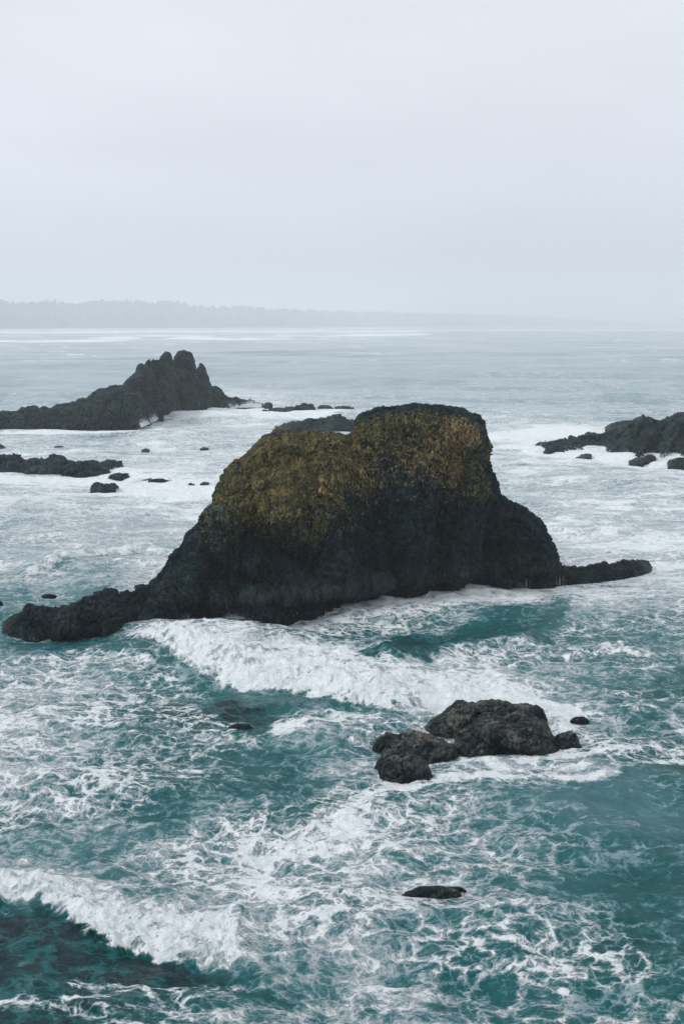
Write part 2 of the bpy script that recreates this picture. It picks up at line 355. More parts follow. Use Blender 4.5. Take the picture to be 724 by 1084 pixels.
def sea_fields(x, y, dr):
    """height, foam, aeration, lace at undisturbed sea points"""
    n = len(x); r = np.hypot(x, y)
    P = np.stack([x, y, np.zeros(n)], 1).astype(np.float32)
    front = (y > 5)
    u, v = project(x, np.where(front, y, 5.0)); u = np.where(front, u, -500.); v = np.where(front, v, 1084.)
    dist_px = np.clip(v - V_HOR, 2, None)
    # noise warp of the layout, in metres turned to pixels
    s = FPX / np.maximum(r, 30)
    wx = fbm(P * .09, 4, .55) * 2.6 + fbm(P * .6 + 31, 3) * .35; wy = fbm(P * .09 + 77, 4, .55) * 2.6 + fbm(P * .6 + 99, 3) * .35
    uw = u + wx * s; vw = v + wy * s * np.clip(dist_px / FPX, 0, .5)
    D = lookup(FG, FV, uw, vw); A = lookup(AG, AV, uw, vw)
    far = smooth(398, 372, v); D = D * (1 - far) + .10 * far
    stray = fbm(P * np.array([.006, .02, 1], np.float32) + 5, 4, .6)
    D += far * .30 * stray + (.25 + .75 * far) * smooth(452, 425, v) * .8 * smooth(.42, .8, fbm(P * np.array([.018, .05, 1], np.float32) + 91, 4, .6) - .1 + .25 * stray); A = A + .30 * far * fbm(P * np.array([.004, .03, 1], np.float32) + 55, 4, .65)
    surf = smooth(364, 359, v) * smooth(470, 380, u) + .5 * smooth(353, 350.5, v); D += .55 * surf * smooth(-.35, .35, fbm(P * np.array([.0022, .010, 1], np.float32) + 61, 4, .6))
    for pts, hw, am, _ in FAR_BANDS:
        d, sd_, par = seg_dist(u, (v + .9 * stray) * 12, [(a, b * 12) for a, b in pts])
        D = np.maximum(D, am * smooth(hw * 12, hw * 3, d) * (.72 + .5 * fbm(P * np.array([.003, .008, 1], np.float32) + 71, 4, .6)))
    mid = smooth(668, 610, v) * smooth(400, 430, v)
    D += mid * (.34 * fbm(P * np.array([.035, .14, 1], np.float32) + 131, 5, .62) + .16 * ridged(P * np.array([.09, .22, 1], np.float32) + 151, 3, .5) - .12)
    A += mid * .12 * fbm(P * np.array([.03, .10, 1], np.float32) + 171, 3)
    H = np.zeros(n)
    for pts, hw, am in STROKES:
        d, _, _ = seg_dist(uw, vw * 1.6, [(a, b * 1.6) for a, b in pts]); D += am * smooth(hw * 2.3, hw * .5, d)
    for pts, hw, am in GREEN:
        d, _, _ = seg_dist(uw, vw * 1.6, [(a, b * 1.6) for a, b in pts]); A -= (.22 if am == 1.0 and pts[0][0] > 300 else .38) * am * smooth(hw * 2.2, hw * .4, d)
    jag = fbm(P * .45 + 3, 2, .5) * .6 + fbm(P * .12 + 8, 2) * .9; jf = fbm(P * 1.1 + 33, 4, .65) * .75
    for k, (pts, amp, wf, wb, fo) in enumerate(FRONTS):
        wp = [tuple(float(q) for q in ground(a, b)) for a, b in pts]
        d, side, par = seg_dist(x, y, wp); sg = d * side + jag * (1.0 if fo > .5 else .5)   # + = behind the front
        endf = smooth(0, .14, par) * smooth(1, .84, par)
        prof = np.where(sg < 0, np.exp(-(sg / wf) ** 2), np.exp(-(np.maximum(sg, 0) / wb) ** 1.6))
        H += amp * prof * endf
        if fo > 0:
            band = smooth(-wf * 1.9, -wf * 1.3, sg + jf) * smooth(wb * 1.15, wb * .35, sg + jf) * smooth(-.02, .05, par) * smooth(1.0, .80, par + .12 * jf)
            D = np.maximum(D, fo * (1.14 + .38 * fbm(P * np.array([.5, .5, 1], np.float32) + 15, 3, .6)) * band)
            clear = smooth(-wf * 2 - 2.2, -wf * 2 - .5, sg) * smooth(-wf * 1.5, -wf * 2.1, sg) * endf
            D = D * (1 - .55 * clear); A = A - .10 * clear
            if fo > .9:
                lump = np.abs(fbm(P * .9 + 40, 3, .5)) * .55 + fbm(P * 3.0, 3, .6) * .07
                H += band * lump * .8
    for pts, amp in SWELLS:
        wp = [tuple(float(q) for q in ground(a, b)) for a, b in pts]
        d, side, par = seg_dist(x, y, wp); wl = 2.2 * np.interp(np.hypot(*wp[1]), [100, 300, 600, 3000], [1.5, 5, 12, 45])
        sg = d * side; H += amp * np.where(sg < 0, np.exp(-(sg / wl) ** 2), np.exp(-(sg / (2.5 * wl)) ** 2)) * smooth(0, .2, par) * smooth(1, .8, par)
    D = np.clip(D, 0, 1.25)
    nearw = np.clip(.35 / dr, 0, 1)
    H += nearw * (fbm(P * .55 + 12, 4, .55) * .16 * (0.5 + D) + ridged(P * .22 + 50, 4, .5) * .16)
    H += (ridged(P * np.array([.05, .10, 1], np.float32) + 20, 3, .5)) * np.clip(3.0 / dr, 0, 1) * .28
    L = np.interp(v, [420, 560, 700], [.4, .5, 1.0]) * (1 - .35 * smooth(.85, 1.1, D))
    nr_ = smooth(640, 720, v); D = D + nr_ * ((D - .5) * .35 * (D < 1) + .30 * fbm(P * np.array([.05, .13, 1], np.float32) + 211, 4, .6)); A = A + nr_ * .16 * fbm(P * np.array([.04, .09, 1], np.float32) + 231, 3) + .05 * nr_ * (A > .25)
    D = D * np.interp(v, [420, 640, 700, 1084], [.95, .93, .82, .82]) + .2 * smooth(.8, 1.1, D)
    for cu, cv, rad, fac in CALM:
        cx, cy = ground(cu, cv); H = H * (1 - fac * smooth(rad * 1.6, rad * .6, np.hypot(x - cx, y - cy)))
    return H, D, np.clip(A, 0, 1), L
def calm_factor(x, y):
    c = np.ones_like(x)
    for cu, cv, rad, fac in CALM:
        cx, cy = ground(cu, cv); c *= 1 - fac * smooth(rad * 1.6, rad * .6, np.hypot(x - cx, y - cy))
    return c

def gerstner(x, y, dr):
    rs = np.random.RandomState(3); dx = np.zeros_like(x); dy = np.zeros_like(x); dz = np.zeros_like(x)
    for k in range(44):
        lam = 1.6 * (38 / 1.6) ** (k / 43.0) * rs.uniform(.9, 1.1)
        th = math.radians(-108) + rs.normal() * (.75 if lam < 12 else .35)
        a = .0075 * lam ** .88 * rs.uniform(.6, 1.3); kx, ky = math.cos(th), math.sin(th); w = 2 * math.pi / lam
        att = np.clip(lam / (3.0 * dr) - .6, 0, 1)
        ph = w * (kx * x + ky * y) + rs.uniform(0, 6.28); s_, c_ = np.sin(ph), np.cos(ph); q = .75
        dz += a * att * c_; dx -= q * a * att * kx * s_; dy -= q * a * att * ky * s_
    farw = smooth(230, 520, np.hypot(x, y))
    for k in range(9):
        lam = rs.uniform(38, 130); th = math.radians(-96) + rs.normal() * .16; a = lam * .0085 * rs.uniform(.6, 1.2); w = 2 * math.pi / lam
        ph = w * (math.cos(th) * x + math.sin(th) * y) + rs.uniform(0, 6.28) + 1.3 * np.sin(x * .004 + k)
        dz += farw * np.clip(lam / (3 * dr) - .5, 0, 1) * a * (np.exp(np.cos(ph) * 1.2) / 1.6 - 1) * .6
    return dx, dy, dz

def build_sea():
    px = 1084 / 900.0                                          # ring spacing in (photo) pixels
    v = list(np.arange(1290, 349.5, -px * .78)); rr = []
    for q in v: rr.append(float(ground(362, q)[1]))
    rr = [1.0, 6, 14, 22, 30] + [a for a in rr if a > 33]
    while rr[-1] < 42000: rr.append(rr[-1] * 1.04)
    # keep the rings from being too far apart in the distance
    out = [rr[0]]
    for a in rr[1:]:
        while a - out[-1] > max(1.0, .022 * a) and out[-1] > 60: out.append(out[-1] + max(1.0, .02 * a))
        out.append(a)
    rr = np.array(sorted(out)); rr = rr[np.concatenate([[True], np.diff(rr) > 1e-3])]
    dth = 15.2; th = np.radians(np.concatenate([np.arange(-180, -60, 6), np.arange(-60, -18, .5), np.arange(-18, 18, .036), np.arange(18, 60, .5), np.arange(60, 180, 6)]))
    R, T = np.meshgrid(rr, th, indexing='ij'); nr, nc = R.shape
    x = (R * np.sin(T)).ravel(); y = (R * np.cos(T)).ravel()
    drr = np.gradient(rr)[:, None] * np.ones((1, nc)); sp = np.maximum(drr, R * np.gradient(th)[None, :]).ravel(); drr = drr.ravel()
    H, D, A, L = sea_fields(x, y, sp)
    dx, dy, dz = gerstner(x, y, np.maximum(sp, .25))
    calm = calm_factor(x, y); dx = dx * calm; dy = dy * calm
    P = np.stack([x + dx, y + dy, H + dz * calm], 1)
    o = make_mesh('sea', P, grid_faces(nr, nc, True)[:, ::-1], MW, dict(foam=D, aeration_haze_tone=A, lace=L))
    tag(o, kind='structure'); print('sea', nr, nc)
build_sea()
m_bed = mat_plain('seabed', (.02, .03, .03), (.03, .04, .04), .2)

# ------------------------------------------------------------------ rocks
def resample(pts, n):
    pts = np.array(pts, float); d = np.concatenate([[0], np.cumsum(np.hypot(*(pts[1:] - pts[:-1]).T))])
    s = np.linspace(0, d[-1], n); return np.interp(s, d, pts[:, 0]), np.interp(s, d, pts[:, 1])
def gsmooth(a, sig):
    if sig < .5: return a
    k = np.arange(-int(3 * sig), int(3 * sig) + 1); w = np.exp(-.5 * (k / sig) ** 2); w /= w.sum()
    return np.convolve(np.pad(a, len(k) // 2, mode='reflect', reflect_type='odd'), w, 'valid')
def loft_rock(name, ridge, base, setback, back, mat, ns=300, nt=90, nb=30, e=1.0, disp=None, spread=.03, ribs=(), attrs=None, seed=0, slim=.1, jag=1.0):
    """a rock standing from its waterline (base) up to its skyline (ridge) and down its far side.
    setback/back: distance in metres from waterline to ridge and from ridge to the far waterline (number or list of (u, m))"""
    ur, vr = resample(ridge, ns); b = np.array(base, float)
    ub = gsmooth(ur, spread * ns); ub = np.clip(ub, b[0, 0], b[-1, 0])
    vb = gsmooth(np.interp(ub, b[:, 0], b[:, 1]), ns * .012)
    f = lambda q, u: np.full(len(u), float(q)) if np.isscalar(q) else np.interp(u, [a for a, _ in q], [a for _, a in q])
    q1 = np.stack([np.arange(ns) * 1.0, np.full(ns, seed * 7.7 + 3), np.zeros(ns)], 1); dpx = np.hypot(*np.array(ridge[-1] if 0 else (ur[1] - ur[0] + 1e-6, vr[1] - vr[0])))
    vr = vr + jag * np.clip((vb - vr) / 12, .1, 1) * (fbm(q1 * dpx * .11, 3, .6) * 1.0 + ridged(q1 * dpx * .35 + 5, 2, .5) * .35 - .15)
    xF, yF = ground(ub, vb); sb = f(setback, ub); bk = f(back, ub)
    yR = gsmooth(yF + sb, ns * spread * .5); xR, zR = at_depth(ur, vr, yR)
    zR = np.maximum(zR, .12); ee = f(e, ub)
    sz = np.clip(zR / 1.0, .15, 1)                       # thin ends close up
    rows = []
    rows.append(np.stack([xF, yF - .3, np.full(ns, -2.5)], 1))
    for t in np.linspace(0, 1, nt):
        a = t * math.pi / 2; h = 1 - np.cos(a) ** ee; zz = np.sin(a) ** ee
        h = np.where(np.isnan(h), 1, h)
        yy = yF + (yR - yF) * h; uq = ub + (ur - ub) * zz ** .75
        rows.append(np.stack([(uq - 362) / (CT * FPX + ST * (542 - (vb + (vr - vb) * zz))) * yy, yy, zR * zz], 1))
    xB, yB = xR + (xR / yR) * bk * .5, yR + bk
    for t in np.linspace(0, 1, nb + 1)[1:]:
        a = (1 - t) * math.pi / 2; h = np.cos(a) ** ee; zz = np.sin(a) ** ee
        rows.append(np.stack([xR + (xB - xR) * h, yR + (yB - yR) * h, zR * zz - 2.5 * t ** 4], 1))
    P = np.stack(rows, 0); nr = P.shape[0]; P = P.reshape(-1, 3)
    N = grid_normals(P, nr, ns); N = N * np.sign(np.sum(N * np.array([0, -1, .6]), 1).mean())
    u, v = project(P[:, 0], P[:, 1], P[:, 2])
    frontm = np.zeros((nr, ns)); frontm[:nt + 1] = 1; fm = gsmooth(frontm[:, 0], nt * .05)[:nr]; frontm = (fm[:, None] * np.ones((1, ns))).ravel()
    for pts, w, am in ribs:
        d, _, _ = seg_dist(u, v, pts); P = P + (np.array([0, -1, .25]) * (am * frontm * np.exp(-(d / w) ** 2))[:, None])
    P0 = P.copy()
    if ribs: N = grid_normals(P, nr, ns); N = N * np.sign(np.sum(N * np.array([0, -1, .6]), 1).mean())
    edge = (np.minimum(np.arange(ns), np.arange(ns)[::-1]) / (ns * .04)).clip(0, 1)[None, :] * np.ones((nr, 1))
    if disp: 
        dd = disp(P0 + seed * 13.7, u, v) * np.clip(edge.ravel() * .8 + .2, 0, 1)
        dd *= np.tile(np.clip(gsmooth(zR, ns * .01) / slim, .3, 1), nr)
        P = P + N * dd[:, None]
    at = attrs(u, v, P0, N, frontm) if attrs else dict(lichen=np.zeros(len(P)), warm=np.zeros(len(P)))
    fc = grid_faces(nr, ns)
    # orient outward
    a_, b_, c_ = P[fc[:, 0]], P[fc[:, 1]], P[fc[:, 2]]
    if np.sum(np.cross(b_ - a_, c_ - a_) * np.array([0, -1, .6])) < 0: fc = fc[:, ::-1]
    return make_mesh(name, P, fc, mat, at)

def disp_main(P, u, v):
    P = P.astype(np.float32)
    w = P + np.stack([fbm(P * .3 + k * 20, 3) for k in range(3)], 1) * .9
    big = fbm(w * .10, 4, .5) * .75 + ridged(w * np.array([.14, .14, .07], np.float32) + 5, 2, .5) * .55 - .3
    med = ridged(w * np.array([.34, .34, .10], np.float32), 4, .5) * .5 + ridged(w * np.array([1.3, 1.3, .28], np.float32) + 31, 3, .55) * .20
    d1, d2, rv = voro(w * np.array([.42, .42, .14], np.float32)); blk = (rv - .5) * .95 - .55 * np.exp(-(d2 - d1) / .06)
    d1, d2, rv = voro(w * np.array([2.2, 2.2, .8], np.float32) + 11); blk2 = (rv - .5) * .34 - .16 * np.exp(-(d2 - d1) / .10)
    d1, d2, rv = voro(w * .55 + 23); blk2 = blk2 + ((rv - .5) * .9 - .5 * np.exp(-(d2 - d1) / .08)) * (smooth(190, 150, u) + .5 * smooth(585, 610, u) + .35 * smooth(500, 530, u) * smooth(600, 585, u))
    led = ridged(w * np.array([.16, .16, .42], np.float32) + 77, 3, .5) * .28 * smooth(600, 520, v) 
    fine = fbm(P * np.array([2.6, 2.6, 1.5], np.float32), 4, .6) * .17 + led
    hz = smooth(.2, 3.0, P[:, 2])
    under = -1.0 * np.exp(-((P[:, 2] - .9) / .9) ** 2) * smooth(215, 260, u) * smooth(625, 590, u)       # wave-cut notch
    rd = v - np.interp(u, [a for a, _ in MAIN_RIDGE], [b for _, b in MAIN_RIDGE]); rf = .22 + .78 * smooth(2, 34, rd)
    return (big * (.35 + .65 * hz) - .25 * (1 - rf)) * rf + (med + blk * .9) * (.5 + .5 * hz) * rf + blk2 * (.6 + .4 * rf) + fine + under
def disp_skerry(sc=1.0, amp=1.0):
    def f(P, u, v):
        P = P.astype(np.float32) / sc
        w = P + np.stack([fbm(P * .4 + k * 20, 3) for k in range(3)], 1) * .8
        d1, d2, rv = voro(w * .38); d3, d4, rw = voro(w * 1.1 + 7)
        return amp * sc * (fbm(w * .2, 3) * .7 + (rv - .5) * 1.1 - .5 * np.exp(-(d2 - d1) / .08) + (rw - .5) * .42 - .18 * np.exp(-(d4 - d3) / .08) + fbm(P * 2.2, 3, .6) * .14)
    return f
def gauss(u, v, cu, cv, ru, rv): return np.exp(-((u - cu) / ru) ** 2 - ((v - cv) / rv) ** 2)
def attr_main(u, v, P, N, fm):
    n = fbm(P * .22, 4, .55)
    L = .95 * smooth(650, 530, v + 34 * n + .30 * np.abs(u - 290)) * smooth(205, 245, u) * smooth(470, 360, u - .2 * (v - 450))
    L = np.maximum(L, .75 * smooth(570, 490, v + 36 * n) * smooth(340, 400, u) * smooth(520, 500, u + 14 * n))
    L += .22 * fbm(P * .5 + 66, 4, .6)
    L -= .6 * gauss(u, v, 290, 592, 42, 26) + .35 * gauss(u, v, 420, 545, 70, 40)
    rim = smooth(12, 3, v - np.interp(u, [235, 260, 300, 345, 372, 380, 400, 440, 480, 512], [510, 487, 459, 457, 462, 446, 436, 432, 433, 444]))
    L -= (.15 + .4 * smooth(350, 390, u)) * rim
    W = .85 * gauss(u, v, 482, 492, 20, 48) + .65 * gauss(u, v, 446, 485, 30, 42) + .55 * gauss(u, v, 495, 460, 18, 18) + .3 * gauss(u, v, 335, 520, 60, 50) + .45 * gauss(u, v, 385, 510, 30, 30)
    W += .5 * smooth(.1, .6, fbm(P * .35 + 44, 3)) * smooth(600, 520, v) * smooth(235, 260, u) * smooth(400, 350, u)
    W -= .55 * rim + .5 * gauss(u, v, 505, 520, 14, 50)
    return dict(lichen=L, warm=W)

MAIN_RIDGE = [(0, 667), (3, 660), (8, 655), (25, 648), (38, 641), (46, 640), (60, 643), (78, 640), (92, 632), (103, 627), (122, 628), (142, 624), (160, 621), (170, 607), (177, 600),
  (181, 586), (194, 577), (200, 566), (212, 557), (223, 553), (227, 540), (231, 522), (237, 506), (248, 494), (262, 484), (272, 474), (284, 464), (292, 460), (301, 459), (312, 463), (322, 463), (328, 459),
  (345, 460), (362, 463), (370, 466), (377, 465), (379, 453), (384, 443), (397, 437), (412, 435.5), (430, 435), (450, 434.5), (472, 436), (488, 439), (500, 443), (508, 446), (507, 462), (506, 475), (509, 488),
  (518, 499), (524, 514), (532, 529), (545, 537), (558, 544), (568, 551), (575, 563), (583, 577), (588, 589), (595, 597), (606, 598), (618, 601), (631, 597), (645, 597), (660, 594), (676, 592), (686, 594), (691, 602)]
MAIN_BASE = [(0, 668), (12, 675), (40, 677), (62, 678), (66, 679), (100, 678), (125, 672), (140, 666), (160, 658), (200, 657), (235, 657), (290, 654), (340, 648), (400, 641), (450, 635), (500, 630), (560, 625), (600, 620), (640, 616), (675, 611), (692, 605)]
RIBS = [([(228, 556), (205, 610), (165, 655)], 13, 2.4), ([(250, 560), (246, 650)], 12, -2.2), ([(262, 560), (300, 572), (330, 600)], 15, -3.8), ([(285, 590), (275, 612)], 20, -3.2),
        ([(235, 640), (330, 632), (400, 622)], 9, 1.6), ([(376, 462), (392, 520), (400, 560)], 12, -1.1), ([(345, 480), (352, 600)], 28, 1.2), ([(430, 450), (436, 600)], 28, 1.6), ([(470, 480), (462, 560)], 8, -1.4),
        ([(505, 465), (494, 560), (480, 620)], 9, 2.2), ([(520, 530), (508, 620)], 12, -2.8), ([(555, 555), (575, 610)], 14, 2.0), ([(300, 510), (308, 560)], 12, 1.6), ([(262, 500), (270, 545)], 9, -1.2), ([(322, 470), (326, 540)], 7, -1.3),
        ([(60, 655), (140, 650)], 10, .9), ([(66, 668), (120, 668)], 8, 1.0), ([(410, 560), (416, 625)], 11, -1.8), ([(190, 590), (150, 640)], 7, -1.4)]
sea_stack = loft_rock('sea_stack', MAIN_RIDGE, MAIN_BASE, [(0, 3), (120, 4.5), (200, 7), (260, 9), (360, 10), (440, 9), (520, 7), (590, 4), (690, 2.5)],
    [(0, 3), (150, 5), (260, 12), (440, 14), (560, 8), (600, 4), (690, 2)], M_MAIN, 1500, 430, 80,
    [(0, 1.2), (150, 1.3), (230, 1.15), (280, 1.0), (440, .75), (500, .85), (560, 1.3), (600, 1.1), (690, 1.1)], disp_main, .018, RIBS, attr_main, slim=2.2, jag=2.0)
tag(sea_stack, 'huge flat topped basalt sea stack with golden lichen on its cliffs, middle of the picture', 'sea stack')

def build_trickles(parent):
    rs = np.random.RandomState(21); V, F = [], []; off = 0; n = 6; ang = np.linspace(0, 2 * math.pi, n, endpoint=False)
    bu = np.array(MAIN_BASE)
    for k in range(36):
        uu = 540 + 58 * rs.beta(1.6, 1.3); x, y = ground(uu, np.interp(uu, bu[:, 0], bu[:, 1])); y = float(y) + .15; x = float(x); top = rs.uniform(.9, 1.5); bot = rs.uniform(.0, .7)
        for q, z in enumerate(np.linspace(top, bot, 5)):
            r = .011 * rs.uniform(.3, 1.2) * (.4 if q == 0 else 1); jx = rs.uniform(-.02, .02)
            V.append(np.stack([x + jx + r * np.cos(ang), y - .12 * q / 4 + r * np.sin(ang), np.full(n, z)], 1))
        F.append(grid_faces(5, n, True) + off); off += 5 * n
    tag(make_mesh('trickle', np.concatenate(V), np.concatenate(F), mat_plain('white_water', (.3, .36, .38), (.5, .55, .57), 2, .4), parent=parent), 'thin white trickles draining off the undercut foot', None, None, 'stuff')
build_trickles(sea_stack)

def disp_back(P, u, v):
    Q = P.astype(np.float32); w = Q + np.stack([fbm(Q * .25 + k * 20, 3) for k in range(3)], 1) * 1.2
    d1, d2, rv = voro(w * np.array([.20, .20, .08], np.float32)); d3, d4, rw = voro(w * np.array([.55, .55, .28], np.float32) + 7)
    return (ridged(w * np.array([.12, .12, .05], np.float32), 4, .55) * 1.0 + (rv - .5) * 2.0 - 1.3 * np.exp(-(d2 - d1) / .07) + (rw - .5) * .9 - .5 * np.exp(-(d4 - d3) / .1) + fbm(Q * 1.2, 3, .6) * .25) * (.5 + .5 * smooth(0, 14, v - np.interp(u, [a for a, _ in BACK_RIDGE], [b for _, b in BACK_RIDGE])))
BACK_RIDGE = [(-150, 446), (-60, 440), (-20, 441), (0, 438), (17, 436), (24, 433), (48, 434), (60, 431), (69, 429), (83, 424), (96, 419), (110, 413), (122, 411), (133, 408), (138, 400), (146, 393), (148, 385), (154, 386), (158, 382), (166, 383), (171.5, 384),
  (173, 377), (176, 374), (179, 376), (182, 382), (184.5, 385), (187, 380), (190, 374), (195, 371.5), (201, 376), (204.5, 386), (206.5, 399), (208.5, 401), (210, 390), (213, 386), (216, 389), (219, 404), (222, 409), (229, 408), (233, 415), (238, 420), (246, 426), (250, 431)]
BACK_BASE = [(-150, 452), (0, 454), (28, 452.5), (103, 452.5), (150, 451), (160, 445), (185, 439), (207, 437.7), (225, 433), (252, 432)]
o = loft_rock('sea_stack', BACK_RIDGE, BACK_BASE, [(-150, 8), (60, 14), (110, 26), (150, 34), (170, 18), (215, 13), (250, 5)], 16, M_FAR, 900, 180, 50,
    [(-150, 1.2), (90, 1.3), (140, 1.2), (160, 1.5), (215, 1.5), (250, 1.3)], disp_back, .006,
    [([(100, 418), (150, 449)], 7, 3), ([(165, 385), (163, 432)], 4, -3), ([(178, 380), (176, 430)], 4, 3), ([(192, 380), (198, 430)], 5, 2.5), ([(207, 400), (206, 435)], 3, -3), ([(130, 425), (170, 436)], 6, 3)], jag=1.9)
tag(o, 'distant jagged sea stack with a spired top and a long low slope to the left', 'sea stack')

def skerry(ridge, base, label, cat='rock', group=None, set_=3.0, back=4.0, ns=260, nt=50, sc=1.0, amp=1.0, mat=None, e=1.1, name='sea_rock', seed=0, spread=.03, ribs=()):
    o = loft_rock(name, ridge, base, set_, back, mat or M_FAR, ns, nt, 22, e, disp_skerry(sc, amp), spread, ribs, None, seed)
    return tag(o, label, cat, group)
skerry([(242, 420), (250, 420), (258, 423), (266, 424), (276, 427), (279, 428)], [(242, 430), (262, 429), (279, 429)], 'thin wet ledge trailing off the right foot of the distant spired stack', set_=4, ns=160, sc=.9, amp=.6)
skerry([(270, 438), (278, 435.5), (287, 434), (300, 433), (311, 430), (315, 427.5), (324, 427), (331, 427.5), (334, 433), (335, 437)], [(270, 439), (295, 440.3), (320, 440), (335, 438.5)],
       'flat low grey islet behind the big stack, left of a thin line of rocks', 'islet', set_=9, back=8, sc=1.6, amp=.6, seed=1)
skerry([(336, 431), (340, 428.6), (350, 429), (353, 433)], [(336, 434), (353, 434)], 'short low rock just right of the flat low grey islet', set_=5, ns=120, nt=30, sc=1.2, amp=.5, seed=2)
skerry([(354, 430.5), (358, 429.3), (366, 430.5), (375, 431.5)], [(354, 432.6), (375, 432.8)], 'thin sliver of rock farthest right in the row behind the big stack', set_=4, ns=120, nt=30, sc=1.0, amp=.5, seed=3)
skerry([(291, 452), (301, 449), (322, 448), (328, 442.5), (337, 441.5), (345, 442), (348, 439.5), (360, 439.5), (366, 444), (376, 445), (381, 440), (395, 438), (405, 446)], [(291, 453), (318, 455.8), (335, 456.8), (353, 457.6), (380, 457), (405, 455)],
       'lumpy grey islet peeking out directly behind the notch of the big stack', 'islet', set_=8, back=8, sc=1.7, amp=.7, seed=4)
skerry([(-120, 484), (-60, 478), (0, 482), (20, 480.5), (23, 486), (40, 486), (61, 485), (75, 486), (91, 486), (103, 489), (116, 488), (128, 488), (132, 496), (134, 500)], [(-120, 500), (0, 502), (40, 503), (82, 504.8), (106, 503), (121, 501), (134, 501)],
       'long flat topped reef entering from the left edge', 'reef', set_=9, back=8, ns=420, nt=60, sc=1.2, amp=.8, seed=5, name='reef')
skerry([(115, 504), (121, 501.5), (130, 501), (137, 502), (141, 504.5)], [(115, 506), (128, 507), (141, 505.5)], 'low dark rock touching the right tip of the flat topped reef', set_=2, ns=110, nt=30, sc=.8, amp=.5, seed=6)
skerry([(96, 519), (101, 514), (110, 511.5), (122, 512.5), (123, 517)], [(96, 521), (110, 524.5), (123, 523)], 'squat dark boulder below the right tip of the flat topped reef', 'boulder', set_=3.2, ns=160, nt=45, sc=.9, amp=.55, seed=7)
skerry([(151, 509), (160, 506.5), (170, 506.5), (180, 507.5), (197, 508)], [(151, 510.5), (172, 511.5), (197, 509.5)], 'flat awash rock in white foam, right of the squat dark boulder', set_=2.5, ns=120, nt=30, sc=.8, amp=.4, seed=8)
skerry([(199, 513.5), (202, 511), (206, 513)], [(199, 515.5), (206, 515.5)], 'left of two tiny rock tips in foam beside the big stack', group='tiny rock tips in the foam', set_=1.2, ns=60, nt=24, sc=.6, amp=.4, seed=9)
skerry([(212, 513), (216, 510.5), (221, 512.5)], [(212, 514.5), (221, 514.5)], 'right of two tiny rock tips in foam beside the big stack', group='tiny rock tips in the foam', set_=1.2, ns=60, nt=24, sc=.6, amp=.4, seed=10)
skerry([(56, 474), (60, 471), (66, 471.3), (70, 474)], [(56, 476), (70, 476)], 'round dark rock above the middle of the flat topped reef', set_=3, ns=80, nt=28, sc=.8, amp=.5, seed=14)
skerry([(-20, 474), (-10, 467), (-2, 469), (2, 470), (6, 474)], [(-20, 478), (6, 477)], 'dark rock cut by the left edge above the flat topped reef', set_=3, ns=90, nt=28, sc=.9, amp=.5, seed=15)
skerry([(150, 476), (154, 474.8), (158, 476.2)], [(150, 478), (158, 478)], 'faint rock tip in open foam between reef and distant stack', set_=2, ns=50, nt=20, sc=.6, amp=.3, seed=16)
skerry([(212, 474.5), (216, 473.4), (221, 474.5)], [(212, 476), (221, 476)], 'faint rock tip nearest the upper left slope of the big stack', set_=2, ns=50, nt=20, sc=.6, amp=.3, seed=17)

HEAD_RIDGE = [(567, 475), (576, 469.5), (589, 468), (598, 467), (605, 464), (615, 464), (626, 462.5), (633, 464.5), (644, 461), (655, 458), (666, 453.5), (671, 452), (673, 444), (680, 440.5), (686, 443), (690, 443), (692, 448), (698, 444), (709, 441.5), (715, 435), (724, 432), (745, 428), (790, 420), (850, 424), (900, 440)]
HEAD_BASE = [(567, 476.5), (580, 481), (605, 479), (639, 476.5), (643, 481), (657, 482), (669, 486), (696, 485.5), (724, 487), (900, 492)]
skerry(HEAD_RIDGE, HEAD_BASE, 'rugged dark headland of tilted slabs entering from the right edge', 'headland', None, [(567, 6), (640, 12), (700, 20), (900, 24)], 20, 700, 130, 1.9, .75, M_FAR, 1.35, 'rocky_headland', 18, .02,
       [([(668, 455), (645, 480)], 3.5, 2.2), ([(680, 452), (660, 484)], 3, -2.2), ([(692, 454), (674, 485)], 3.5, 2.2), ([(706, 450), (688, 485)], 3, -2.2), ([(720, 448), (700, 485)], 4, 2.2)])
skerry([(640, 454.5), (647, 448.5), (656, 446.5), (668, 447), (674, 450), (680, 455)], [(640, 456.5), (660, 457), (680, 457)], 'pale hazy low rock seen behind the crest of the right headland', set_=10, ns=140, nt=36, sc=1.6, amp=.5, seed=19)
skerry([(665, 489), (672, 484.5), (682, 483), (690, 483), (694, 486)], [(665, 491.5), (680, 492.5), (694, 489)], 'low dark rock in foam at the foot of the right headland', set_=4, ns=140, nt=36, sc=1.0, amp=.6, seed=20)
skerry([(706, 491), (710, 487), (720, 485), (735, 483), (760, 488)], [(706, 495), (724, 497), (760, 496)], 'dark boulder at the right edge in front of the headland', 'boulder', set_=4, ns=160, nt=40, sc=1.1, amp=.6, seed=21)
skerry([(609, 484), (616, 481.5), (626, 481.5)], [(609, 486), (626, 486)], 'half submerged pale rock washed by foam left of the headland foot', set_=3, ns=80, nt=24, sc=.8, amp=.4, seed=22)

